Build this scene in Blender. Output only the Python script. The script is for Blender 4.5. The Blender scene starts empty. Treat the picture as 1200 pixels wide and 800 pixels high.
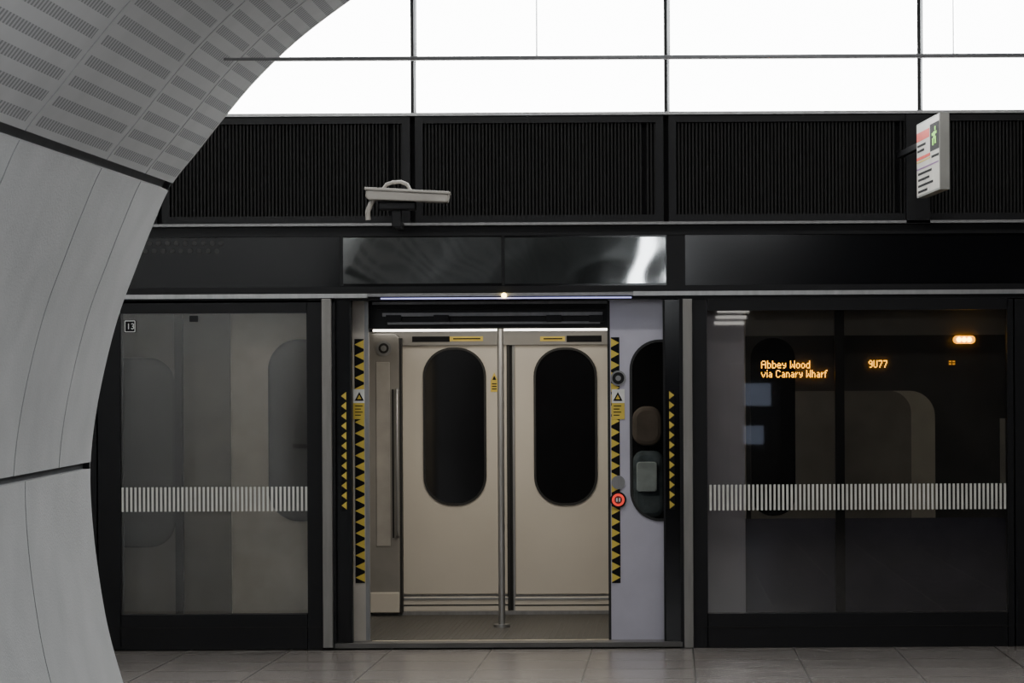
import bpy, math, random
from mathutils import Vector
random.seed(4)
F=3610.0; CX=785.0; CY=480.0; CAMY=-19.0; CAMZ=1.47; ROLL=math.radians(0.3)
def U(x,y):
    return x-ROLL*(y-CY), y+ROLL*(x-CX)
def W(px,py,y):
    x,yy=U(px,py); d=y-CAMY
    return (x-CX)*d/F, CAMZ-(yy-CY)*d/F
def X_(px,y): return (px-CX)*(y-CAMY)/F
def Z_(py,y,at=785): return CAMZ-(py+ROLL*(at-CX)-CY)*(y-CAMY)/F
# ---------------------------------------------------------------- materials
def mat(name,col,rough=0.5,metal=0.0,var=0.12,scale=6.0,bump=0.0,bscale=60,emis=None,estr=0,spec=0.5,stretch=None):
    m=bpy.data.materials.new(name); m.use_nodes=True
    n=m.node_tree.nodes; l=m.node_tree.links; b=n['Principled BSDF']
    tc=n.new('ShaderNodeTexCoord'); mp=n.new('ShaderNodeMapping'); l.new(tc.outputs['Object'],mp.inputs[0])
    if stretch: mp.inputs['Scale'].default_value=stretch
    no=n.new('ShaderNodeTexNoise'); no.inputs['Scale'].default_value=scale; no.inputs['Detail'].default_value=6
    l.new(mp.outputs[0],no.inputs['Vector'])
    r=n.new('ShaderNodeValToRGB'); l.new(no.outputs['Fac'],r.inputs['Fac'])
    r.color_ramp.elements[0].position=0.3; r.color_ramp.elements[1].position=0.7
    r.color_ramp.elements[0].color=[c*(1-var) for c in col]+[1]
    r.color_ramp.elements[1].color=[min(1,c*(1+var)) for c in col]+[1]
    l.new(r.outputs['Color'],b.inputs['Base Color'])
    b.inputs['Roughness'].default_value=rough; b.inputs['Metallic'].default_value=metal
    b.inputs['Specular IOR Level'].default_value=spec
    if bump:
        n2=n.new('ShaderNodeTexNoise'); n2.inputs['Scale'].default_value=bscale; n2.inputs['Detail'].default_value=4
        l.new(mp.outputs[0],n2.inputs['Vector'])
        bp=n.new('ShaderNodeBump'); bp.inputs['Strength'].default_value=bump; bp.inputs['Distance'].default_value=0.01
        l.new(n2.outputs['Fac'],bp.inputs['Height']); l.new(bp.outputs[0],b.inputs['Normal'])
    if emis:
        b.inputs['Emission Color'].default_value=(*emis,1); b.inputs['Emission Strength'].default_value=estr
    return m
def glassmat(name,tint,refl=0.08,rough=0.02,wob=0.0,ws=2.5):
    m=bpy.data.materials.new(name); m.use_nodes=True
    n=m.node_tree.nodes; l=m.node_tree.links; n.clear()
    o=n.new('ShaderNodeOutputMaterial'); mx=n.new('ShaderNodeMixShader'); t=n.new('ShaderNodeBsdfTransparent'); g=n.new('ShaderNodeBsdfGlossy')
    t.inputs['Color'].default_value=(*tint,1); g.inputs['Roughness'].default_value=rough
    lw=n.new('ShaderNodeLayerWeight'); lw.inputs['Blend'].default_value=0.3
    ma=n.new('ShaderNodeMath'); ma.operation='MULTIPLY_ADD'; ma.inputs[1].default_value=0.4; ma.inputs[2].default_value=refl
    l.new(lw.outputs['Fresnel'],ma.inputs[0]); l.new(ma.outputs[0],mx.inputs[0])
    l.new(t.outputs[0],mx.inputs[1]); l.new(g.outputs[0],mx.inputs[2]); l.new(mx.outputs[0],o.inputs[0])
    if wob:
        no=n.new('ShaderNodeTexNoise'); no.inputs['Scale'].default_value=ws; no.inputs['Detail'].default_value=1
        tc=n.new('ShaderNodeTexCoord'); l.new(tc.outputs['Object'],no.inputs['Vector'])
        bp=n.new('ShaderNodeBump'); bp.inputs['Strength'].default_value=wob; bp.inputs['Distance'].default_value=0.02
        l.new(no.outputs['Fac'],bp.inputs['Height']); l.new(bp.outputs[0],g.inputs['Normal'])
    return m
BLACK=mat('black_powder_coat',(.006,.006,.007),.4,spec=.28)
BLACKG=mat('black_gloss_panel',(.004,.004,.005),.12,spec=.4)
BLACKM=mat('black_matte',(.006,.006,.007),.8,spec=.2)
GRILLE=mat('grille_slat',(.011,.0105,.0105),.6,spec=.25)
SILVER=mat('brushed_aluminium',(.42,.42,.42),.35,.8,stretch=(1,1,.1),scale=30)
SILVERD=mat('dull_aluminium',(.25,.25,.255),.45,.5,stretch=(1,1,.1),scale=30)
POST=mat('post_metal',(.23,.222,.21),.5,.3,stretch=(1,1,.1),scale=30)
SILL=mat('threshold_metal',(.12,.115,.11),.4,.5)
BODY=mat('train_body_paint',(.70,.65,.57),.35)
BODYL=mat('train_leaf_paint_left',(.48,.44,.385),.35)  # darker copy of the body paint, left-side dimness put into the colour
LEAF=mat('train_leaf_paint',(.48,.465,.54),.3,.2,var=.05)
CREAM=mat('interior_door_cream',(.58,.54,.475),.38,var=.04,scale=2)
PILLAR=mat('interior_grey_trim',(.22,.21,.195),.35,var=.08)
TWIN=mat('train_window_black',(.006,.006,.007),.06)
RUB=mat('rubber_gasket',(.01,.01,.01),.6)
YEL=mat('safety_yellow',(.66,.49,.07),.5)
WHITE=mat('white_vinyl',(.75,.75,.72),.5)
STRIPE=mat('frosted_stripe_vinyl',(.60,.60,.55),.6,emis=(.62,.62,.58),estr=.03)
RED=mat('red_plastic',(.6,.03,.02),.4,emis=(1,.05,.03),estr=.8)
REDP=mat('red_print',(.6,.05,.03),.5,emis=(.8,.08,.05),estr=.12)
GREEN=mat('green_print',(.25,.7,.08),.5,emis=(.3,.8,.05),estr=.5)
FLOORT=mat('train_floor_vinyl',(.040,.038,.034),.45,var=.6,scale=60)
CONC=mat('grc_cladding',(.40,.41,.415),.75,var=.08,scale=3,bump=.25,bscale=90)
DARKJ=mat('joint_shadow_backing',(.13,.135,.14),.9)
AMBER=mat('amber_led',(.8,.4,.02),.5,emis=(1,.42,.015),estr=7)
AMBERD=mat('amber_led_dim',(.4,.2,.02),.5,emis=(1,.40,.02),estr=1.0)
AMBERL=mat('amber_lamp',(.9,.5,.05),.5,emis=(1,.58,.07),estr=26)
AMBERB=mat('amber_lamp_lens',(.9,.4,.02),.5,emis=(1,.40,.012),estr=3)
LINEBLUE=mat('header_light_strip',(.6,.6,.9),.5,emis=(.45,.45,1),estr=1.1)
WARML=mat('warm_indicator',(1,.9,.6),.5,emis=(1,.75,.25),estr=12)
TUBE=mat('interior_light_strip',(1,1,1),.5,emis=(1,.94,.84),estr=5)
LUM=mat('luminous_panel',(.9,.9,.9),.5,emis=(.99,1,.99),estr=13)  # uplit white wall, its brightness put in as emission
LAMP=mat('lamp_diffuser',(.9,.9,.9),.5,emis=(.92,.97,1),estr=8)  # glow of the added, unseen lamps
SCREEN=mat('totem_screen',(.3,.4,.6),.3,emis=(.62,.72,1),estr=.6)  # added glow, there only to be reflected in the glass
CAMG=mat('camera_housing',(.34,.32,.29),.45)
GLASS=glassmat('tinted_screen_glass',(.84,.83,.81),.06,.015)
WGLASS=glassmat('leaf_window_glass',(.62,.62,.62),.05,.01)
TRGLASS=glassmat('transom_glass',(.75,.77,.77),.18,.03,.16,2.2)
DGLASS=mat('train_window_dark',(.060,.060,.060),.12,var=.3,scale=1.6)
UPPER=mat('train_cantrail_grey',(.22,.215,.20),.3)
def perfmat():
    m=mat('perforated_cladding',(.39,.395,.40),.7,var=.06,scale=3)
    n=m.node_tree.nodes; l=m.node_tree.links; b=n['Principled BSDF']
    src=b.inputs['Base Color'].links[0].from_socket
    uv=n.new('ShaderNodeUVMap'); uv.uv_map='UVMap'; sp=n.new('ShaderNodeSeparateXYZ'); l.new(uv.outputs[0],sp.inputs[0])
    def M(op,a,bv,c=None):
        k=n.new('ShaderNodeMath'); k.operation=op
        for i,v in enumerate((a,bv)):
            if v is None: continue
            if isinstance(v,(int,float)): k.inputs[i].default_value=v
            else: l.new(v,k.inputs[i])
        return k.outputs[0]
    s=M('FRACT',M('DIVIDE',sp.outputs[0],.098),None); a=M('LESS_THAN',s,.46)
    t=M('FRACT',M('DIVIDE',sp.outputs[1],.052),None); tt=M('LESS_THAN',t,.5)
    mx=M('MULTIPLY',a,M('ADD',M('MULTIPLY',tt,.6),.2))
    uv2=n.new('ShaderNodeUVMap'); uv2.uv_map='bay'; sp2=n.new('ShaderNodeSeparateXYZ'); l.new(uv2.outputs[0],sp2.inputs[0])
    e=M('MULTIPLY',M('GREATER_THAN',sp2.outputs[0],.05),M('LESS_THAN',sp2.outputs[0],.95))
    mx=M('MULTIPLY',mx,e)
    mix=n.new('ShaderNodeMixRGB'); l.new(mx,mix.inputs[0]); l.new(src,mix.inputs[1]); mix.inputs[2].default_value=(.10,.105,.11,1)
    l.new(mix.outputs[0],b.inputs['Base Color']); return m
PERF=perfmat()
def floormat():
    m=mat('platform_tile',(.165,.150,.140),.25,var=.14,scale=5,bump=.04,bscale=12)
    n=m.node_tree.nodes; l=m.node_tree.links; b=n['Principled BSDF']
    src=b.inputs['Base Color'].links[0].from_socket
    tc=n.new('ShaderNodeTexCoord'); sp=n.new('ShaderNodeSeparateXYZ'); l.new(tc.outputs['Object'],sp.inputs[0])
    def M(op,a,bv):
        k=n.new('ShaderNodeMath'); k.operation=op
        for i,v in enumerate((a,bv)):
            if v is None: continue
            if isinstance(v,(int,float)): k.inputs[i].default_value=v
            else: l.new(v,k.inputs[i])
        return k.outputs[0]
    def g(o,off,w,p=.62):
        f=M('FRACT',M('DIVIDE',M('ADD',o,off),p),None); return M('LESS_THAN',f,w)
    j=M('MAXIMUM',g(sp.outputs[0],.49+62,.013),M('MULTIPLY',g(sp.outputs[1],.28+62,.022),.6))
    mix=n.new('ShaderNodeMixRGB'); l.new(j,mix.inputs[0]); l.new(src,mix.inputs[1]); mix.inputs[2].default_value=(.035,.033,.03,1)
    l.new(mix.outputs[0],b.inputs['Base Color'])
    rm=M('ADD',M('MULTIPLY',j,.25),.25); l.new(rm,b.inputs['Roughness'])
    return m
TILE=floormat()
# ---------------------------------------------------------------- mesh helpers
def empty(name,loc=(0,0,0)):
    e=bpy.data.objects.new(name,None); bpy.context.collection.objects.link(e); e.location=loc; e.empty_display_size=.2; return e
def mesh(name,v,f,m,parent=None,smooth=False,bevel=0):
    me=bpy.data.meshes.new(name); me.from_pydata(v,[],f); me.update()
    import bmesh
    bm=bmesh.new(); bm.from_mesh(me); bmesh.ops.recalc_face_normals(bm,faces=bm.faces); bm.to_mesh(me); bm.free()
    o=bpy.data.objects.new(name,me); bpy.context.collection.objects.link(o); me.materials.append(m)
    if smooth:
        for p in me.polygons: p.use_smooth=True
    if parent: o.parent=parent
    if bevel:
        b=o.modifiers.new('b','BEVEL'); b.width=bevel; b.segments=2; b.limit_method='ANGLE'
    return o
def boxgeo(V,Fc,x0,x1,y0,y1,z0,z1):
    i=len(V); V+= [(x0,y0,z0),(x1,y0,z0),(x1,y1,z0),(x0,y1,z0),(x0,y0,z1),(x1,y0,z1),(x1,y1,z1),(x0,y1,z1)]
    Fc+=[(i,i+1,i+5,i+4),(i+1,i+2,i+6,i+5),(i+2,i+3,i+7,i+6),(i+3,i,i+4,i+7),(i+4,i+5,i+6,i+7),(i+3,i+2,i+1,i)]
def box(name,x0,x1,y0,y1,z0,z1,m,parent=None,bevel=0):
    V=[];Fc=[]; boxgeo(V,Fc,min(x0,x1),max(x0,x1),y0,y1,min(z0,z1),max(z0,z1)); return mesh(name,V,Fc,m,parent,bevel=bevel)
def pb(name,a,b,c,d,y,t,m,parent=None,bevel=0,at=None):
    if at is None: at=(a+b)/2
    xo=-ROLL*((c+d)/2-CY)
    return box(name,X_(a+xo,y),X_(b+xo,y),y,y+t,Z_(d,y,at),Z_(c,y,at),m,parent,bevel)
def rr(cx,cz,w,h,r,seg=10):
    P=[]
    for qx,qz,a0 in ((1,1,0),(-1,1,90),(-1,-1,180),(1,-1,270)):
        for k in range(seg+1):
            a=math.radians(a0+90*k/seg); P.append((cx+qx*(w/2-r)+r*math.cos(a),cz+qz*(h/2-r)+r*math.sin(a)))
    return P
def prism(name,P,y0,y1,m,parent=None,bevel=0):
    n=len(P); V=[(x,y0,z) for x,z in P]+[(x,y1,z) for x,z in P]
    Fc=[tuple(range(n)),tuple(range(2*n-1,n-1,-1))]+[(i,(i+1)%n,n+(i+1)%n,n+i) for i in range(n)]
    return mesh(name,V,Fc,m,parent,bevel=bevel)
def ring(name,Po,Pi,y0,y1,m,parent=None):
    n=len(Po); V=[(x,y0,z) for x,z in Po]+[(x,y0,z) for x,z in Pi]+[(x,y1,z) for x,z in Po]+[(x,y1,z) for x,z in Pi]
    Fc=[]
    for i in range(n):
        j=(i+1)%n
        Fc+=[(i,j,n+j,n+i),(2*n+i,3*n+i,3*n+j,2*n+j),(i,2*n+i,2*n+j,j),(n+i,n+j,3*n+j,3*n+i)]
    return mesh(name,V,Fc,m,parent)
def cut(o,P,y0,y1):
    c=prism('cutter',P,y0,y1,RUB)
    md=o.modifiers.new('hole','BOOLEAN'); md.operation='DIFFERENCE'; md.object=c; md.solver='EXACT'
    dg=bpy.context.evaluated_depsgraph_get(); dg.update()
    me=bpy.data.meshes.new_from_object(o.evaluated_get(dg)); o.modifiers.clear(); o.data=me
    bpy.data.objects.remove(c)
def pxrr(a,b,c,d,y,rpx,grow=0):
    s=(y-CAMY)/F; at=(a+b)/2; xo=-ROLL*((c+d)/2-CY)
    cx=X_((a+b)/2+xo,y); cz=Z_((c+d)/2,y,at)
    return rr(cx,cz,(b-a+2*grow)*s,(d-c+2*grow)*s,(rpx+grow)*s)
def disc(name,px,py,rpx,y,t,m,parent,n=28):
    x,z=W(px,py,y); r=rpx*(y-CAMY)/F
    return prism(name,[(x+r*math.cos(2*math.pi*k/n),z+r*math.sin(2*math.pi*k/n)) for k in range(n)],y,y+t,m,parent)
def tube(name,pts,r,m,parent=None,n=12):
    c=bpy.data.curves.new(name,'CURVE'); c.dimensions='3D'; c.bevel_depth=r; c.bevel_resolution=4; c.use_fill_caps=True
    s=c.splines.new('POLY'); s.points.add(len(pts)-1)
    for p,q in zip(s.points,pts): p.co=(*q,1)
    o=bpy.data.objects.new(name,c); bpy.context.collection.objects.link(o); c.materials.append(m)
    dg=bpy.context.evaluated_depsgraph_get(); me=bpy.data.meshes.new_from_object(o.evaluated_get(dg))
    bpy.data.objects.remove(o); o=bpy.data.objects.new(name,me); bpy.context.collection.objects.link(o)
    for p in me.polygons: p.use_smooth=True
    if parent: o.parent=parent
    return o
def text(name,body,px,py,hpx,y,m,parent,align='LEFT'):
    c=bpy.data.curves.new(name,'FONT'); c.body=body; c.size=hpx*1.35*(y-CAMY)/F; c.extrude=.0008; c.align_x=align
    o=bpy.data.objects.new(name,c); bpy.context.collection.objects.link(o); c.materials.append(m)
    x,z=W(px,py,y); o.location=(x,y,z); o.rotation_euler=(math.pi/2,0,0); o.parent=parent
    return o
# ---------------------------------------------------------------- floor
box('floor',-7,6,-24,.17,-.12,0,TILE)
# ---------------------------------------------------------------- white wall, made to glow
YB=.6
wb=empty('wall_back')
pb('backing_wall',-200,1500,-220,133,YB+.08,.1,DARKJ,wb,at=785)
cols=[-109,188,485,782,1079,1376,1600]
def lp(n,a,b,c,d): pb('luminous_panel_%d'%n,a,b,c,d,YB,.04,LUM,wb,at=785)
k=0
for i in range(len(cols)-1):
    a,b=cols[i]+2.8,cols[i+1]-2.8
    k+=1; lp(k,a,b,70,130)
    sp={485:628,1079:1117}.get(cols[i])
    if sp: 
        k+=1; lp(k,a,sp-1.3,-200,63.5); k+=1; lp(k,sp+1.3,b,-200,63.5)
    else:
        k+=1; lp(k,a,b,-200,63.5)
V=[];Fc=[]
for c in cols: boxgeo(V,Fc,X_(c-2,YB-.02),X_(c+2,YB-.02),YB-.02,YB+.07,Z_(133,YB,785),Z_(-200,YB,785))
mesh('mullions',V,Fc,BLACK,wb)
pb('transom_rail',-200,1500,64.5,69.5,YB-.03,.08,SILVERD,wb,at=785)
pb('sill_trim',-200,1500,130.5,134,-.02,.64,SILVER,wb,at=785)
yr=-5.5
crail=empty('ceiling_rail')
pb('rail',262,1500,66.5,69.3,yr,.02,SILVERD,crail,at=500)
# ---------------------------------------------------------------- ventilation grille band
vg=empty('ventilation_grille')
pb('grille_backing',-200,1500,134,260,.06,.5,BLACKM,vg,at=785)
V=[];Fc=[]
for c in cols[:-1]:
    for p0,p1 in ((c+3,c+12),(c-12,c-3)):
        boxgeo(V,Fc,X_(p0,0),X_(p1,0),0,.06,Z_(259,0),Z_(134,0))
    for q0,q1 in ((134,143),(251,259)):
        boxgeo(V,Fc,X_(c+12,0),X_(c+285,0),0.001,.06,Z_(q1,0),Z_(q0,0))
mesh('grille_frames',V,Fc,BLACK,vg)
V=[];Fc=[]
for c in cols[:-1]:
    x=c+14
    while x<c+283:
        if not (c+268<x<c+274): boxgeo(V,Fc,X_(x,0),X_(x+2.1,0),.018,.055,Z_(251,0),Z_(143,0))
        x+=4.2
mesh('grille_slats',V,Fc,GRILLE,vg)
pb('ledge',-200,1500,259.5,262.5,-.06,.12,SILVERD,vg,at=785)
# ---------------------------------------------------------------- platform screen doors
ps=empty('platform_screen_door')
pb('header_upper',-200,1500,262.5,342,.02,.5,BLACKG,ps,at=785)
pb('header_top_lip',-200,1500,264,275,.0,.03,BLACK,ps,at=785)
pb('header_bottom_lip',-200,1500,334,341,.0,.03,BLACK,ps,at=785)
for n,(a,b) in enumerate(((398,402),(781,803),(588,591))):
    pb('header_seam_%d'%n,a,b,275,334,.008,.02,BLACK,ps)
for n,(a,b) in enumerate(((402,587.5),(591.5,780))):
    pb('transom_lightbox_%d'%n,a,b,278,332,.0125,.01,mat('transom_back_%d'%n,(.060,.062,.060),.4),ps)
    pb('transom_glass_%d'%n,a,b,278,332,.006,.004,TRGLASS,ps)
mat('vent_dark',(.03,.03,.03),.6)
for i in range(3):
    for j in range(9):
        disc('vent_hole_%d_%d'%(i,j),170+j*10.5+(i%2)*5,276+i*9,2.8,.012,.012,bpy.data.materials['vent_dark'],ps,12)
pb('header_rail',-200,430,342,347,-.02,.10,SILVER,ps,at=785)
pb('header_rail_r',742,1500,341,346,-.02,.10,SILVER,ps,at=785)
pb('header_rail_m',430,742,342,345.5,-.012,.08,SILVERD,ps,at=785)
pb('light_strip',446,740,347.2,348.8,.0,.02,LINEBLUE,ps,at=785)
disc('indicator_lamp',590.5,346,3,-.03,.03,WARML,ps)
pb('lintel_dark',-200,392,347,352,.0,.15,BLACK,ps,at=785)
pb('lintel_dark_r',800,1500,346,351,.0,.15,BLACK,ps,at=785)
pb('lintel_dark_m',392,800,345.5,351,.04,.12,BLACK,ps,at=600)
for n,(a,b) in enumerate(((377.5,389),(801,812))):
    pb('post_%d'%n,a,b,350,759,-.03,.18,POST,ps,bevel=.004)
    pb('post_shadow_%d'%n,(b if n==0 else a-4),(b+4 if n==0 else a),350,759,.0,.16,BLACK,ps)  # black strip beside each post
def fixed(tag,o0,o1,g0,g1,top,gt,gb,bot):
    pb(tag+'_frame_left',o0,g0,top,bot,0,.12,BLACK,ps); pb(tag+'_frame_right',g1,o1,top,bot,0,.12,BLACK,ps)
    pb(tag+'_frame_top',g0,g1,top,gt,0.0,.12,BLACK,ps); pb(tag+'_frame_bottom',g0,g1,gb,bot,0.0,.12,BLACK,ps)
    pb(tag+'_kick_rail',o0,o1,bot-26,bot-24,-.004,.01,GRILLE,ps)
    pb(tag+'_glass',g0,g1,gt,gb,.02,.012,GLASS,ps)
fixed('left_panel',115,377.5,141,360,352,367,720,761)
fixed('right_panel',812,1188,829,1181,350,363,718,759)
fixed('far_left_panel',-220,113,-200,90,352,367,720,763)
fixed('far_right_panel',1190,1500,1207,1490,350,363,718,757)
def stripes(tag,a,b,c,d):
    V=[];Fc=[]; y=.012; at=(a+b)/2
    x=a
    while x<b-2: boxgeo(V,Fc,X_(x,y),X_(x+2.5,y),y,y+.006,Z_(d,y,at),Z_(c,y,at)); x+=5.0
    mesh(tag,V,Fc,STRIPE,ps)
stripes('left_manifestation_stripes',142,360,570.5,599)
stripes('right_manifestation_stripes',831,1180,567,597)
stripes('far_right_manifestation_stripes',1209,1488,566,596)
pb('left_inner_mullion',205,214,352,745,.10,.05,BLACK,ps)  # dark upright bar behind the left glass
pb('right_inner_mullion',979,990,352,745,.10,.05,BLACK,ps)  # dark upright bar behind the right glass
pb('sliding_leaf_left',393,411.5,351,757,.06,.05,BLACKG,ps)
pb('sliding_leaf_right',779,800,351,757,.06,.05,BLACKG,ps)
pb('sliding_leaf_left_edge',410.5,412.5,351,757,.055,.06,BLACK,ps)
pb('sliding_leaf_right_edge',777.5,780,351,757,.055,.06,BLACK,ps)
def triangles(tag,a,b,c,d,y,parent,n,flip):
    pb(tag+'_backing',a,b,c,d,y,.002,BLACKM,parent)
    at=(a+b)/2; xo=-ROLL*((c+d)/2-CY); x0=X_(a+xo,y);x1=X_(b+xo,y); z1=Z_(c,y,at); z0=Z_(d,y,at); h=(z1-z0)/n
    V=[];Fc=[]
    for i in range(n):
        zb=z0+i*h; i0=len(V)
        if flip: V+=[(x1,y-.001,zb+.1*h),(x1,y-.001,zb+.9*h),(x0,y-.001,zb+.5*h)]
        else: V+=[(x0,y-.001,zb+.1*h),(x0,y-.001,zb+.9*h),(x1,y-.001,zb+.5*h)]
        Fc.append((i0,i0+1,i0+2))
    mesh(tag,V,Fc,YEL,parent)
triangles('leaf_hazard_left',400,406,458,598,.057,ps,12,True)
triangles('leaf_hazard_right',784.5,790.5,457,597,.057,ps,12,False)
pb('threshold',393,800,753,758.5,-.01,.22,SILL,ps)
pb('threshold_nosing',436,714,750,752.3,.235,.03,mat('brass_nosing',(.85,.75,.55),.4,.2),ps)
pb('number_plate',145.5,159,375,389.5,.012,.006,BLACKM,ps)
ring('number_plate_border',pxrr(146,158.5,375.5,389,.010,1),pxrr(146.8,157.7,376.3,388.2,.010,.6),.010,.012,WHITE,ps)
text('number_plate_text','13',148.2,385.6,7.2,.009,WHITE,ps)
pb('number_plate_b',222,232,370,377,.012,.006,BLACK,ps)
# ---------------------------------------------------------------- train
tr=empty('train_carriage')
YT=.30; YL=.21; YF=3.0
pb('body_side_left',-220,431,340,790,YT,.08,BODY,tr,at=431)
bsr=pb('body_side_right',716,1500,340,790,YT,.08,BODY,tr,at=716)
cut(bsr,pxrr(739.5,826,399,609,YL,34,1),YT-.05,YT+.2)
pb('body_side_top',431,716,300,350,YT,.08,BODY,tr)
zf=.02
def leaf(tag,a,b,w0,w1):
    right=a>500
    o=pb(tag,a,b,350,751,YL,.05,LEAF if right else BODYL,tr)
    if right:
        cut(o,pxrr(w0,w1,399,609,YL,34),YL-.05,YL+.2)
        prism(tag+'_window',pxrr(w0,w1,399,609,YL,34,.5),YL+.01,YL+.014,WGLASS,tr)
        ring(tag+'_reveal',pxrr(w0,w1,399,609,YL,34,2),pxrr(w0,w1,399,609,YL,34,.5),YL+.051,YT,RUB,tr)
    else:
        prism(tag+'_window',pxrr(w0,w1,399,609,YL-.004,34),YL-.006,YL,DGLASS,tr)
    ring(tag+'_gasket',pxrr(w0,w1,399,609,YL-.008,34,1.5),pxrr(w0,w1,399,609,YL-.008,34,-1.5),YL-.010,YL,RUB,tr)
leaf('door_leaf_left',272,432.5,316,404); leaf('door_leaf_right',713.5,873,739.5,826)
pb('leaf_edge_seal_left',428,432.5,352,750,YL-.003,.06,SILVERD,tr)
pb('leaf_edge_seal_right',712.5,715.5,352,750,YL-.003,.06,RUB,tr)
triangles('train_hazard_left',416,427,397,683,YL-.004,tr,22,True)
triangles('train_hazard_right',716.5,726.5,395,683,YL-.004,tr,22,False)
for tag,a in (('left',414),('right',717)):
    pb('warning_label_top_'+tag,a,a+15 if a>500 else a+13,456,472,YL-.008,.003,WHITE,tr)
    pb('warning_label_base_'+tag,a,a+15 if a>500 else a+13,472,491,YL-.008,.003,YEL,tr)
    c=a+7; 
    P=[W(c-5.5,469.5,YL-.010),W(c+5.5,469.5,YL-.010),W(c,459,YL-.010)]; prism('warning_triangle_'+tag,P,YL-.010,YL-.008,BLACKM,tr)
    P=[W(c-2.5,467.5,YL-.011),W(c+2.5,467.5,YL-.011),W(c,462.5,YL-.011)]; prism('warning_triangle_in_'+tag,P,YL-.011,YL-.010,YEL,tr)
    for i in range(4): pb('label_line_%s_%d'%(tag,i),a+2,a+11-(i%2)*2,475+i*3.6,476+i*3.6,YL-.0095,.002,BLACKM,tr)
disc('camera_bezel',724.5,443,9,YL-.016,.016,SILVERD,tr); disc('camera_ring',724.5,443,7,YL-.02,.01,BLACK,tr); disc('camera_lens',724.5,443,3.2,YL-.024,.01,SILVERD,tr)
disc('speaker_disc',724.5,565,8,YL-.014,.014,SILVERD,tr)
disc('door_button_bezel',724.5,585.5,9.5,YL-.02,.02,BLACK,tr); disc('door_button_ring',724.5,585.5,7.3,YL-.024,.01,RED,tr)
disc('door_button_centre',724.5,585.5,4.6,YL-.027,.01,mat('button_dark_red',(.15,.02,.02),.4),tr)
for dx in(-1.6,1.6): pb('button_mark_%d'%int(dx),724.5+dx-.8,724.5+dx+.8,583.5,587.5,YL-.03,.004,WHITE,tr)
def sidewin(tag,a,b,c,d,r):
    prism(tag,pxrr(a,b,c,d,YT-.006,r),YT-.008,YT,DGLASS,tr)
    ring(tag+'_gasket',pxrr(a,b,c,d,YT-.01,r,2),pxrr(a,b,c,d,YT-.01,r,-1),YT-.012,YT,RUB,tr)
pb('body_shade_band_left',-200,271,367,790,YT-.004,.004,mat('train_side_grey',(.17,.155,.135),.3),tr)  # light-coloured body side, its dimness put into a dark colour
sidewin('window_left',-120,203,422,640,28)
pb('cantrail_right',874,1480,350,392,YT-.006,.006,UPPER,tr)
pb('window_band_right',874,1480,392,606,YT-.006,.006,DGLASS,tr)
prism('window_right',pxrr(905,1096,458,640,YT-.012,30,0),YT-.012,YT-.004,mat('window_reveal',(.32,.30,.25),.4),tr)
prism('window_right_pane',pxrr(880,1068,458,640,YT-.014,26,0),YT-.016,YT-.010,mat('window_interior_dim',(.18,.17,.15),.15),tr)
prism('window_right_post',pxrr(880,932,396,604,YT-.014,24,0),YT-.018,YT-.012,mat('window_dark_round',(.012,.012,.013),.08),tr)
pb('window_far_right',1172,1182,490,566,YT-.012,.006,mat('far_reveal',(.26,.25,.22),.4),tr)
pb('body_lower_band_right',874,1480,606,790,YT-.020,.018,mat('body_dark_lower',(.07,.07,.10),.25),tr)
G={'A':["01110","10001","10001","11111","10001","10001","10001"],'b':["1000","1000","1110","1001","1001","1001","1110"],
'e':["0000","0000","0110","1001","1111","1000","0111"],'y':["0000","0000","1001","1001","0111","0001","0110"],
'W':["10001","10001","10001","10101","10101","11011","10001"],'o':["0000","0000","0110","1001","1001","1001","0110"],
'd':["0001","0001","0111","1001","1001","1001","0111"],'v':["00000","00000","10001","10001","01010","01010","00100"],'i':["1","0","1","1","1","1","1"],
'a':["0000","0000","0110","0001","0111","1001","0111"],'C':["01110","10001","10000","10000","10000","10001","01110"],
'n':["0000","0000","1110","1001","1001","1001","1001"],'r':["000","000","101","110","100","100","100"],'h':["1000","1000","1110","1001","1001","1001","1001"],
'f':["011","100","110","100","100","100","100"],'9':["0110","1001","1001","0111","0001","0001","0110"],'U':["1001","1001","1001","1001","1001","1001","0110"],
'7':["1111","0001","0001","0010","0010","0100","0100"],' ':["00"]*7}
def led(tag,s,x,y,pitch,ph):
    V=[];Fc=[]; yy=YT-.02
    for ch in s:
        g=G[ch]; w=len(g[0])
        for r in range(7):
            for c in range(w):
                if g[r][c]=='1':
                    a,z=W(x+c*pitch,y+r*ph,yy); sx=.88*pitch*(yy-CAMY)/F; sz=.88*ph*(yy-CAMY)/F
                    boxgeo(V,Fc,a,a+sx,yy,yy+.004,z-sz,z)
        x+=(w+1)*pitch
    mesh(tag,V,Fc,AMBER,tr); return x
led('display_line_1','Abbey Wood',892,422.5,1.17,1.3)
led('display_line_2','via Canary Wharf',892,433.5,1.08,1.25)
led('display_headcode','9U77',1018,422,1.15,1.25)
for n in range(2):
    for q in range(2): pb('status_led_%d_%d'%(n,q),1112+n*4.2,1115+n*4.2,422.5+q*3,424.2+q*3,YT-.018,.004,AMBERD,tr)
prism('amber_lamp',pxrr(1117,1143,393,402.5,YT-.03,4.6),YT-.03,YT-.008,AMBERB,tr)
for n,c in enumerate((1124,1130,1136)): disc('amber_lamp_core_%d'%n,c,397.7,2.9,YT-.036,.01,AMBERL,tr,14)
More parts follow.
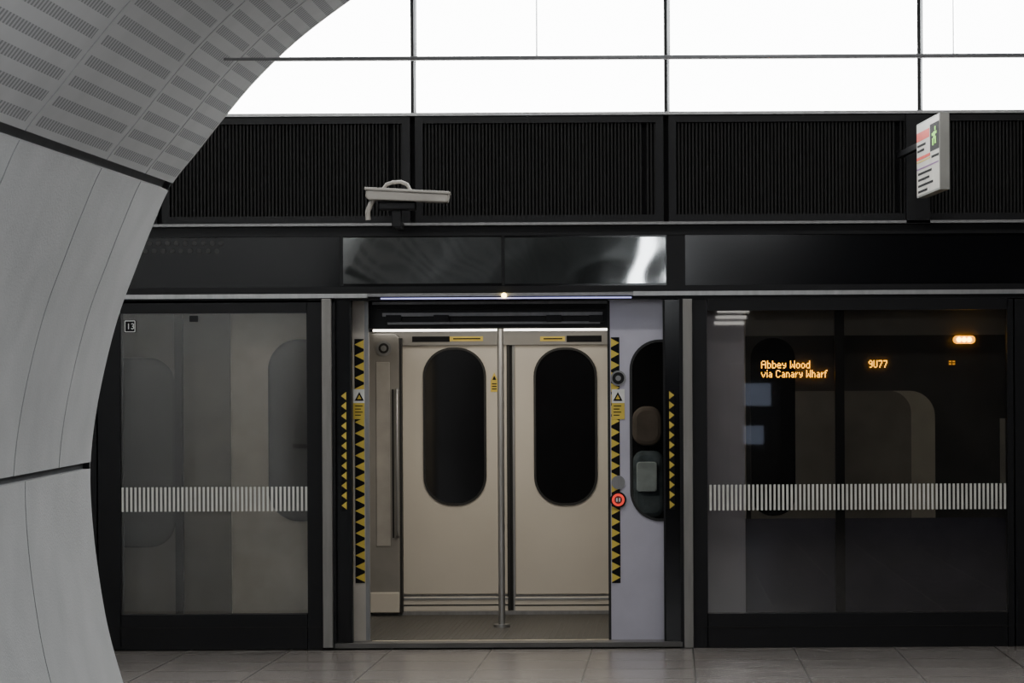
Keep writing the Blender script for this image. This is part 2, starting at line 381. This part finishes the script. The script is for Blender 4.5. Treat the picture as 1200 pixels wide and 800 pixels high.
# interior
XL=X_(390,YF); XR=X_(760,YF)
box('interior_floor',XL,XR+.1,YT-.05,YF+.1,-.04,zf,FLOORT,tr)
box('interior_ceiling',XL-.2,XR+.3,YT+.08,YF+.1,2.13,2.17,PILLAR,tr)
box('interior_wall_left',XL-.06,XL,YT+.08,YF,0,2.13,PILLAR,tr)
box('interior_wall_right',XR+.24,XR+.28,YT+.08,YF,0,2.13,BLACK,tr)
box('far_bodyside',XL-.2,XR+.3,YF+.06,YF+.14,0,2.13,BLACK,tr)
pb('draught_screen',735,800,385,745,2.2,.03,BLACKM,tr)
prism('seat_headrest',pxrr(741,776,476,522,2.1,15),2.1,2.2,mat('seat_tan',(.16,.135,.115),.6,var=.3,scale=5),tr,bevel=.03)
prism('seat_back',pxrr(742,778,528,606,2.1,12),2.1,2.2,mat('seat_moquette',(.10,.13,.15),.8,var=.6,scale=9),tr,bevel=.03)
prism('seat_grab_handle',pxrr(746,770,541,576,2.07,4),2.07,2.1,mat('seat_pale_panel',(.42,.50,.52),.5,var=.5,scale=7),tr,bevel=.006)
pb('far_header',430,760,388,404,YF-.03,.1,PILLAR,tr,at=600)
pb('far_header_light',437,733,383.5,387.5,YF-.20,.03,TUBE,tr,at=600)
pb('far_header_housing',437,733,372,383.3,YF-.24,.2,PILLAR,tr,at=600)
def fleaf(tag,a,b,w0,w1):
    pb(tag,a,b,392,696,YF,.05,CREAM,tr,bevel=.006)
    pb(tag+'_groove',a+1,b-1,696,700,YF+.02,.04,SILVERD,tr)
    pb(tag+'_kick',a,b,699,716,YF-.01,.05,CREAM,tr,bevel=.006)
    pb(tag+'_kick_trim',a,b,700,702,YF-.018,.01,SILVER,tr)
    pb(tag+'_kick_slot',a,b,708,709.5,YF-.0125,.01,RUB,tr)
    prism(tag+'_window',pxrr(w0,w1,408,591,YF,33,-1),YF-.004,YF+.01,TWIN,tr)
    ring(tag+'_gasket',pxrr(w0,w1,408,591,YF-.004,33,1),pxrr(w0,w1,408,591,YF-.004,33,-1.6),YF-.010,YF+.01,RUB,tr)
fleaf('far_leaf_left',465,595.5,497,569); fleaf('far_leaf_right',603.5,733,626.5,699)
pb('far_leaf_gap',594,605,390,718,YF+.03,.02,RUB,tr)
pb('far_leaf_seal_l',594.2,597.5,390,716,YF-.006,.05,RUB,tr); pb('far_leaf_seal_r',601,603.6,392,716,YF-.006,.05,SILVERD,tr)
pb('far_sill',436,735,716,720,YF-.08,.1,SILVERD,tr)
for n,(a,b) in enumerate(((527,566),(633,662))):
    pb('header_sticker_yellow_%d'%n,a,b,394,399.5,YF-.034,.003,YEL,tr); pb('header_sticker_line_%d'%n,a+4,b-3,396,397.5,YF-.036,.003,BLACKM,tr)
pb('header_sticker_black_0',483,527,394,400.5,YF-.034,.003,BLACKM,tr)
pb('header_sticker_black_1',664,705,393,400.5,YF-.034,.003,BLACKM,tr)
pb('far_warning_base',575,583.5,447,459,YF-.004,.003,YEL,tr)
P=[W(574.5,447,YF-.005),W(584,447,YF-.005),W(579.2,436,YF-.005)]; prism('far_warning_triangle',P,YF-.005,YF-.002,YEL,tr)
P=[W(577,445,YF-.007),W(581.5,445,YF-.007),W(579.2,440,YF-.007)]; prism('far_warning_mark',P,YF-.007,YF-.004,BLACKM,tr)
for i in range(3): pb('far_warning_line_%d'%i,576.5,582,449+i*3,450.2+i*3,YF-.006,.003,BLACKM,tr)
YP=YF-.16
prism('far_pillar',pxrr(405,468,391,716,YP,8),YP,YF+.05,PILLAR,tr,bevel=.004)
pb('far_pillar_inset',441,457,424,640,YP-.006,.01,mat('pillar_inset',(.34,.325,.30),.3),tr,bevel=.004)
pb('far_pillar_foot',405,468,694,718,YP-.02,.1,CREAM,tr,bevel=.006)
pb('far_pillar_slot',459.5,461.8,456,630,YP-.004,.01,RUB,tr)
pb('far_pillar_edge',468,471,396,718,YP+.02,.1,RUB,tr)
disc('alarm_bezel',449.5,408,9,YP-.012,.012,SILVERD,tr); disc('alarm_ring',449.5,408,6,YP-.016,.01,RUB,tr); disc('alarm_core',449.5,408,3.4,YP-.02,.01,SILVERD,tr)
x,zt=W(465,456,YP-.06); x2,zb=W(465,628,YP-.06)
tube('pillar_handrail',[(x,YP,zt),(x,YP-.05,zt-.01),(x,YP-.06,zt-.04),(x,YP-.06,zb+.04),(x,YP-.05,zb+.01),(x,YP,zb)],.011,SILVER,tr)
yp=1.65
x,_=W(587.3,560,yp)
tube('grab_pole',[(x,yp,zf),(x,yp,2.13)],.0225,SILVER,tr)
tube('grab_pole_flange',[(x,yp,zf),(x,yp,zf+.02)],.055,SILVER,tr)
pb('near_lintel',431,716,345,384,YT+.02,.25,BLACK,tr)
for n,(a,b,m) in enumerate(((353,356,SILVERD),(360,362,GRILLE),(366,370,SILVERD),(377,379.5,SILVERD))):
    pb('mechanism_rail_%d'%n,436+n*6,712-n*3,a,b,YT-.01,.03,m,tr)
for n,c in enumerate((452,508,640,690)): pb('mechanism_block_%d'%n,c,c+18,369,377,YT-.02,.04,BLACK,tr,bevel=.003)
V=[];Fc=[]
for i in range(60):
    a=438+i*4.6; boxgeo(V,Fc,X_(a,YT),X_(a+2,YT),YT-.04,YT+.10,zf,zf+.004)
mesh('step_treads',V,Fc,SILVERD,tr)
V=[];Fc=[]
for i in range(75):
    a=XL+i*.036
    if a<XR+.08: boxgeo(V,Fc,a,a+.006,YT+.12,YF-.2,zf,zf+.002)
mesh('floor_ribs',V,Fc,mat('floor_rib',(.09,.086,.076),.5),tr)
box('underframe',-5.5,4,YT+.02,YF+.1,-.35,-.05,BLACKM,tr)
box('interior_body_fill_left',-6,XL-.3,YT+.1,YF,-.05,2.4,BLACKM,tr)
box('track_bed',-5.5,4,.25,YF,-.6,-.4,BLACKM,tr)
# ---------------------------------------------------------------- security camera
sc=empty('security_camera'); ys=-.45
P=[W(430,222,ys),W(441,221,ys),W(524,225.5,ys),W(527,228,ys),W(525,237.5,ys),W(432,234.5,ys),W(429,231,ys)]
prism('housing',P,ys-.05,ys+.06,CAMG,sc,bevel=.008)
P=[W(428,219.8,ys),W(527.5,225,ys),W(527.5,228,ys),W(428,223,ys)]
prism('sunshield',P,ys-.06,ys+.07,CAMG,sc,bevel=.003)
def pt(px,py,y): a,z=W(px,py,y); return (a,y,z)
tube('cable_loop',[pt(449,222,ys),pt(453,216,ys),pt(461,213.5,ys),pt(470,213,ys),pt(477,216,ys),pt(481,223,ys)],.011,CAMG,sc)
tube('bracket_arm',[pt(438,234,ys),pt(434,240,ys),pt(431,248,ys),pt(431.5,258,ys)],.016,CAMG,sc)
pb('pan_mount',443,487,236,246,ys-.02,.08,BLACK,sc,bevel=.01)
pb('mount_stem',459,470,244,266,ys,.05,BLACK,sc,bevel=.005)
pb('mount_arm',461,468,258,266,ys+.04,.345,BLACK,sc)
# ---------------------------------------------------------------- hanging sign
sg=empty('platform_direction_sign')
A=Vector((X_(1076,-.85),-.85,2.708)); B=Vector((X_(1103,-1.6),-1.6,2.708)); H=.432
u=(B-A).normalized(); Wd=(B-A).length; nrm=Vector((0,0,1)).cross(u); 
if nrm.x<0: nrm=-nrm
def sq(name,u0,u1,v0,v1,o,t,m):
    V=[];Fc=[]; boxgeo(V,Fc,u0,u1,-o,-o+t,v0,v1)
    V=[tuple(A+u*a+nrm*b+Vector((0,0,c))) for a,b,c in V]; return mesh(name,V,Fc,m,sg)
SIGNG=mat('sign_case_grey',(.26,.26,.245),.45); 
SIGNW=mat('sign_face_white',(.50,.48,.44),.5,emis=(.9,.86,.78),estr=.05)
sq('case',0,Wd,0,H,0,.055,SIGNG)
sq('face',.01,Wd-.01,.01,H-.01,.002,.003,SIGNW)
sq('red_band',.02,.43,.325,.375,.004,.003,REDP)
sq('exit_panel',.46,.74,.235,.39,.004,.003,BLACKM)
sq('exit_head',.615,.645,.345,.368,.006,.003,GREEN); sq('exit_body',.575,.625,.30,.34,.006,.003,GREEN)
sq('exit_leg_a',.54,.58,.265,.305,.006,.003,GREEN); sq('exit_leg_b',.615,.655,.27,.31,.006,.003,GREEN); sq('exit_arm',.53,.58,.32,.335,.006,.003,GREEN); sq('exit_arm_b',.625,.67,.325,.34,.006,.003,GREEN)
for n,(a,b,v) in enumerate(((.04,.30,.29),(.04,.24,.26),(.06,.50,.125),(.06,.42,.09),(.06,.55,.055),(.06,.36,.022),(.50,.70,.195))):
    x=a; i=0
    while x<b:
        w=random.uniform(.02,.05); sq('text_line_%d_%d'%(n,i),x,x+w,v,v+.014,.004,.002,BLACKM); x+=w+.01; i+=1
sq('mid_band_red',.02,.45,.215,.232,.004,.002,REDP); sq('mid_band_b',.02,Wd-.03,.158,.166,.004,.002,mat('sign_purple',(.2,.08,.25),.5))
sq('mid_band_c',.02,.45,.20,.207,.004,.002,YEL)
sq('bracket',-.80,0,.30,.335,-.015,.03,BLACK)
pb('wall_post',1062,1090,134,262,-.06,.06,BLACK,sg)
# ---------------------------------------------------------------- arch cladding
ac=empty('tunnel_portal_cladding')
prof=[(1300,-170),(1000,-170),(800,-150),(650,-110),(540,-70),(470,-38),(412,0),(350,47),(300,95),(262,140),(232,178),(200,219),(178,268),(160,314),(140,368),(124,428),(112,490),(106.5,545),(108,600),(115,665),(127,735),(145,800),(160,845),(172,880)]
jn=[4,11,17]
def cr(p0,p1,p2,p3,t):
    return tuple(.5*((2*b)+(-a+c)*t+(2*a-5*b+4*c-d)*t*t+(-a+3*b-3*c+d)*t**3) for a,b,c,d in zip(p0,p1,p2,p3))
dense=[];idx=[]
for i in range(len(prof)-1):
    idx.append(len(dense))
    p=[prof[max(0,min(len(prof)-1,j))] for j in (i-1,i,i+1,i+2)]
    for k in range(6): dense.append(cr(*p,k/6))
idx.append(len(dense)); dense.append(prof[-1])
D0=15.0
C=[W(px,py,D0-19) for px,py in dense]
S=[0]
for i in range(1,len(C)): S.append(S[-1]+math.dist(C[i],C[i-1]))
N=[]
for i in range(len(C)):
    a=C[max(0,i-1)];b=C[min(len(C)-1,i+1)]; tx,tz=b[0]-a[0],b[1]-a[1]; L=math.hypot(tx,tz); N.append((tz/L,-tx/L))
for i in range(len(N)):
    ox,oz=C[i][0]-1.0,C[i][1]-1.6
    if N[i][0]*ox+N[i][1]*oz<0: N[i]=(-N[i][0],-N[i][1])
def interp(s):
    s=max(0,min(S[-1],s))
    for i in range(len(S)-1):
        if S[i+1]>=s:
            t=(s-S[i])/(S[i+1]-S[i]); f=lambda A,B:A+(B-A)*t
            return (f(C[i][0],C[i+1][0]),f(C[i][1],C[i+1][1])),(f(N[i][0],N[i+1][0]),f(N[i][1],N[i+1][1]))
def SP(s,d,off=0):
    (x,z),(nx,nz)=interp(s); return (x+nx*off-.0036*(d-D0), d-19, z+nz*off+.0172*(d-D0))
def patch(name,sa,sb,da,db,m,gs=.005,gd=.009,t=.04):
    s0,s1=sa+gs,sb-gs; d0,d1=db+gd,da-gd
    n=max(8,int((s1-s0)/.05)); V=[];Fc=[];uv=[];bay=[]
    def add(s,d,o):
        V.append(SP(s,d,o)); uv.append((s,d)); bay.append(((d-d0)/(d1-d0),(s-s0)/(s1-s0))); return len(V)-1
    ss=[s0+(s1-s0)*k/n for k in range(n+1)]
    g=[(add(s,d0,0),add(s,d1,0)) for s in ss]
    for i in range(n): Fc.append((g[i][0],g[i][1],g[i+1][1],g[i+1][0]))
    for dd in (d0,d1):
        e=[(add(s,dd,0),add(s,dd,t)) for s in ss]
        for i in range(n): Fc.append((e[i][0],e[i][1],e[i+1][1],e[i+1][0]))
    for s in (s0,s1):
        a=(add(s,d0,0),add(s,d1,0),add(s,d1,t),add(s,d0,t)); Fc.append(a)
    me=bpy.data.meshes.new(name); me.from_pydata(V,[],Fc); me.update()
    u1=me.uv_layers.new(name='UVMap'); u2=me.uv_layers.new(name='bay')
    for lo in me.loops: u1.data[lo.index].uv=uv[lo.vertex_index]; u2.data[lo.index].uv=bay[lo.vertex_index]
    for p in me.polygons: p.use_smooth=True
    me.materials.append(m); o=bpy.data.objects.new(name,me); bpy.context.collection.objects.link(o); o.parent=ac
ds=[15.0,14.2,13.2,11.5,9.74,8.0,6.3,4.6,2.9,1.2,-.5,-2.2,-3.9]
ds2=[15.0,13.45,11.6,9.74,8.0,6.3,4.6,2.9,1.2,-.5,-2.2,-3.9]
sj=[S[idx[j]] for j in jn]
secs=[(0,sj[0],PERF,ds),(sj[0],sj[1]-.016,PERF,ds),(sj[1]+.016,sj[2]-.012,CONC,ds),(sj[2]+.012,S[-1],CONC,ds2)]
for k,(a,b,m,dl) in enumerate(secs):
    for i in range(len(dl)-1): patch('cladding_panel_%d_%d'%(i,k),a,b,dl[i],dl[i+1],m)
V=[];Fc=[]; n=len(S)
for s in S:
    for d in (14.98,-3.9): V.append(SP(s,d,.035))
for i in range(n-1): Fc.append((2*i,2*i+1,2*i+3,2*i+2))
mesh('backing_shell',V,Fc,DARKJ,ac,smooth=True)
V=[];Fc=[]; st=[(14.99,.004),(15.03,.01),(15.12,.05),(15.2,.13),(15.25,.25),(15.27,.4),(15.27,2.5)]
for s in S:
    for d,o in st: V.append(SP(s,d,o))
R=len(st)
for i in range(n-1):
    for j in range(R-1): Fc.append((i*R+j,i*R+j+1,(i+1)*R+j+1,(i+1)*R+j))
mesh('portal_lip',V,Fc,CONC,ac,smooth=True)
# ---------------------------------------------------------------- lamps
def lamp(name,x,y,z,sx,sy,e,ztop,col=(.93,.97,1),rot=(0,0,0),parent=None):
    p=empty(name,(x,y,z)); p.parent=parent
    box('diffuser',-sx/2,sx/2,-sy/2,sy/2,-.02,0,LAMP,p); box('housing',-sx/2-.02,sx/2+.02,-sy/2-.02,sy/2+.02,0,.07,SILVERD,p)
    if rot==(0,0,0):
        for q in (-1,1): tube('rod_%d'%q,[(q*sx*.35,0,.05),(q*sx*.35,0,ztop-z)],.01,SILVERD,p)
    if e:
        l=bpy.data.lights.new(name+'_light','AREA'); l.shape='RECTANGLE'; l.size=sx; l.size_y=sy; l.energy=e; l.color=col
        lo=bpy.data.objects.new('light',l); bpy.context.collection.objects.link(lo); lo.location=(0,0,-.04); lo.parent=p
    p.rotation_euler=rot
lamp('pendant_lamp',.4,-9.5,3.70,1.6,.5,105,3.95,(.97,.98,1),parent=ac)  # unseen lamp added to light the arch cladding
lamp('pendant_lamp',.4,-13.5,3.62,1.6,.5,60,3.9,(.97,.98,1),parent=ac)  # second unseen fill lamp added for the arch
lamp('tilted_spotlight',-.36,-22,3.38,.44,1.0,22,3.7,rot=(math.radians(52),0,math.radians(-38)),parent=ac)  # unseen lamp added for its reflection in the transom glass
lamp('linear_platform_light',-.6,-2.3,4.25,8.5,.25,44,5.2,(1,.88,.76))  # unseen lamp added to brighten the train side and floor
box('ceiling',-7,6,-3.7,.75,5.2,5.3,CONC)
lv=empty('louvred_lamp'); lv.parent=ac  # unseen glowing slats added for a reflection in the right glass
LG=mat('louvre_glow',(.9,.9,.9),.5,emis=(1,.97,.9),estr=4)
for i in range(4): box('louvre_%d'%i,.60+i*.02,1.0+i*.03,-22.03,-22,2.60+i*.08,2.64+i*.08,LG,lv)
box('louvre_case',.56,1.14,-22.1,-22.03,2.56,2.93,BLACK,lv); tube('rod',[(.84,-22.06,2.9),(.84,-22.06,3.75)],.012,SILVERD,lv)
it=empty('information_totem'); box('totem_body',.80,1.50,-22.6,-22.45,0,2.1,BLACK,it,.01)  # unseen stand added for bluish reflections in the right glass
box('totem_screen_upper',1.0,1.36,-22.45,-22.44,1.52,1.82,SCREEN,it); box('totem_screen_lower',.99,1.26,-22.45,-22.44,1.0,1.25,SCREEN,it)
def area(name,loc,rot,sx,sy,e,col,parent):
    l=bpy.data.lights.new(name,'AREA'); l.shape='RECTANGLE'; l.size=sx; l.size_y=sy; l.energy=e; l.color=col
    o=bpy.data.objects.new(name,l); bpy.context.collection.objects.link(o); o.location=loc; o.rotation_euler=rot; o.parent=parent
area('saloon_light_a',(-1.1,1.0,2.11),(0,0,0),1.3,.25,21,(1,.91,.77),tr)
area('saloon_light_b',(-1.1,2.1,2.11),(0,0,0),1.3,.25,12,(1,.91,.77),tr)
# ---------------------------------------------------------------- world + camera
w=bpy.data.worlds.new('World'); bpy.context.scene.world=w; w.use_nodes=True
w.node_tree.nodes['Background'].inputs[0].default_value=(.9,.93,1,1); w.node_tree.nodes['Background'].inputs[1].default_value=.01
cam=bpy.data.cameras.new('camera'); co=bpy.data.objects.new('camera',cam); bpy.context.collection.objects.link(co)
co.location=(0,CAMY,CAMZ); co.rotation_euler=(math.pi/2,ROLL,0); cam.sensor_width=36; cam.lens=F*36/1200
cam.shift_x=-185/1200; cam.shift_y=80/1200; cam.clip_start=.05
bpy.context.scene.camera=co
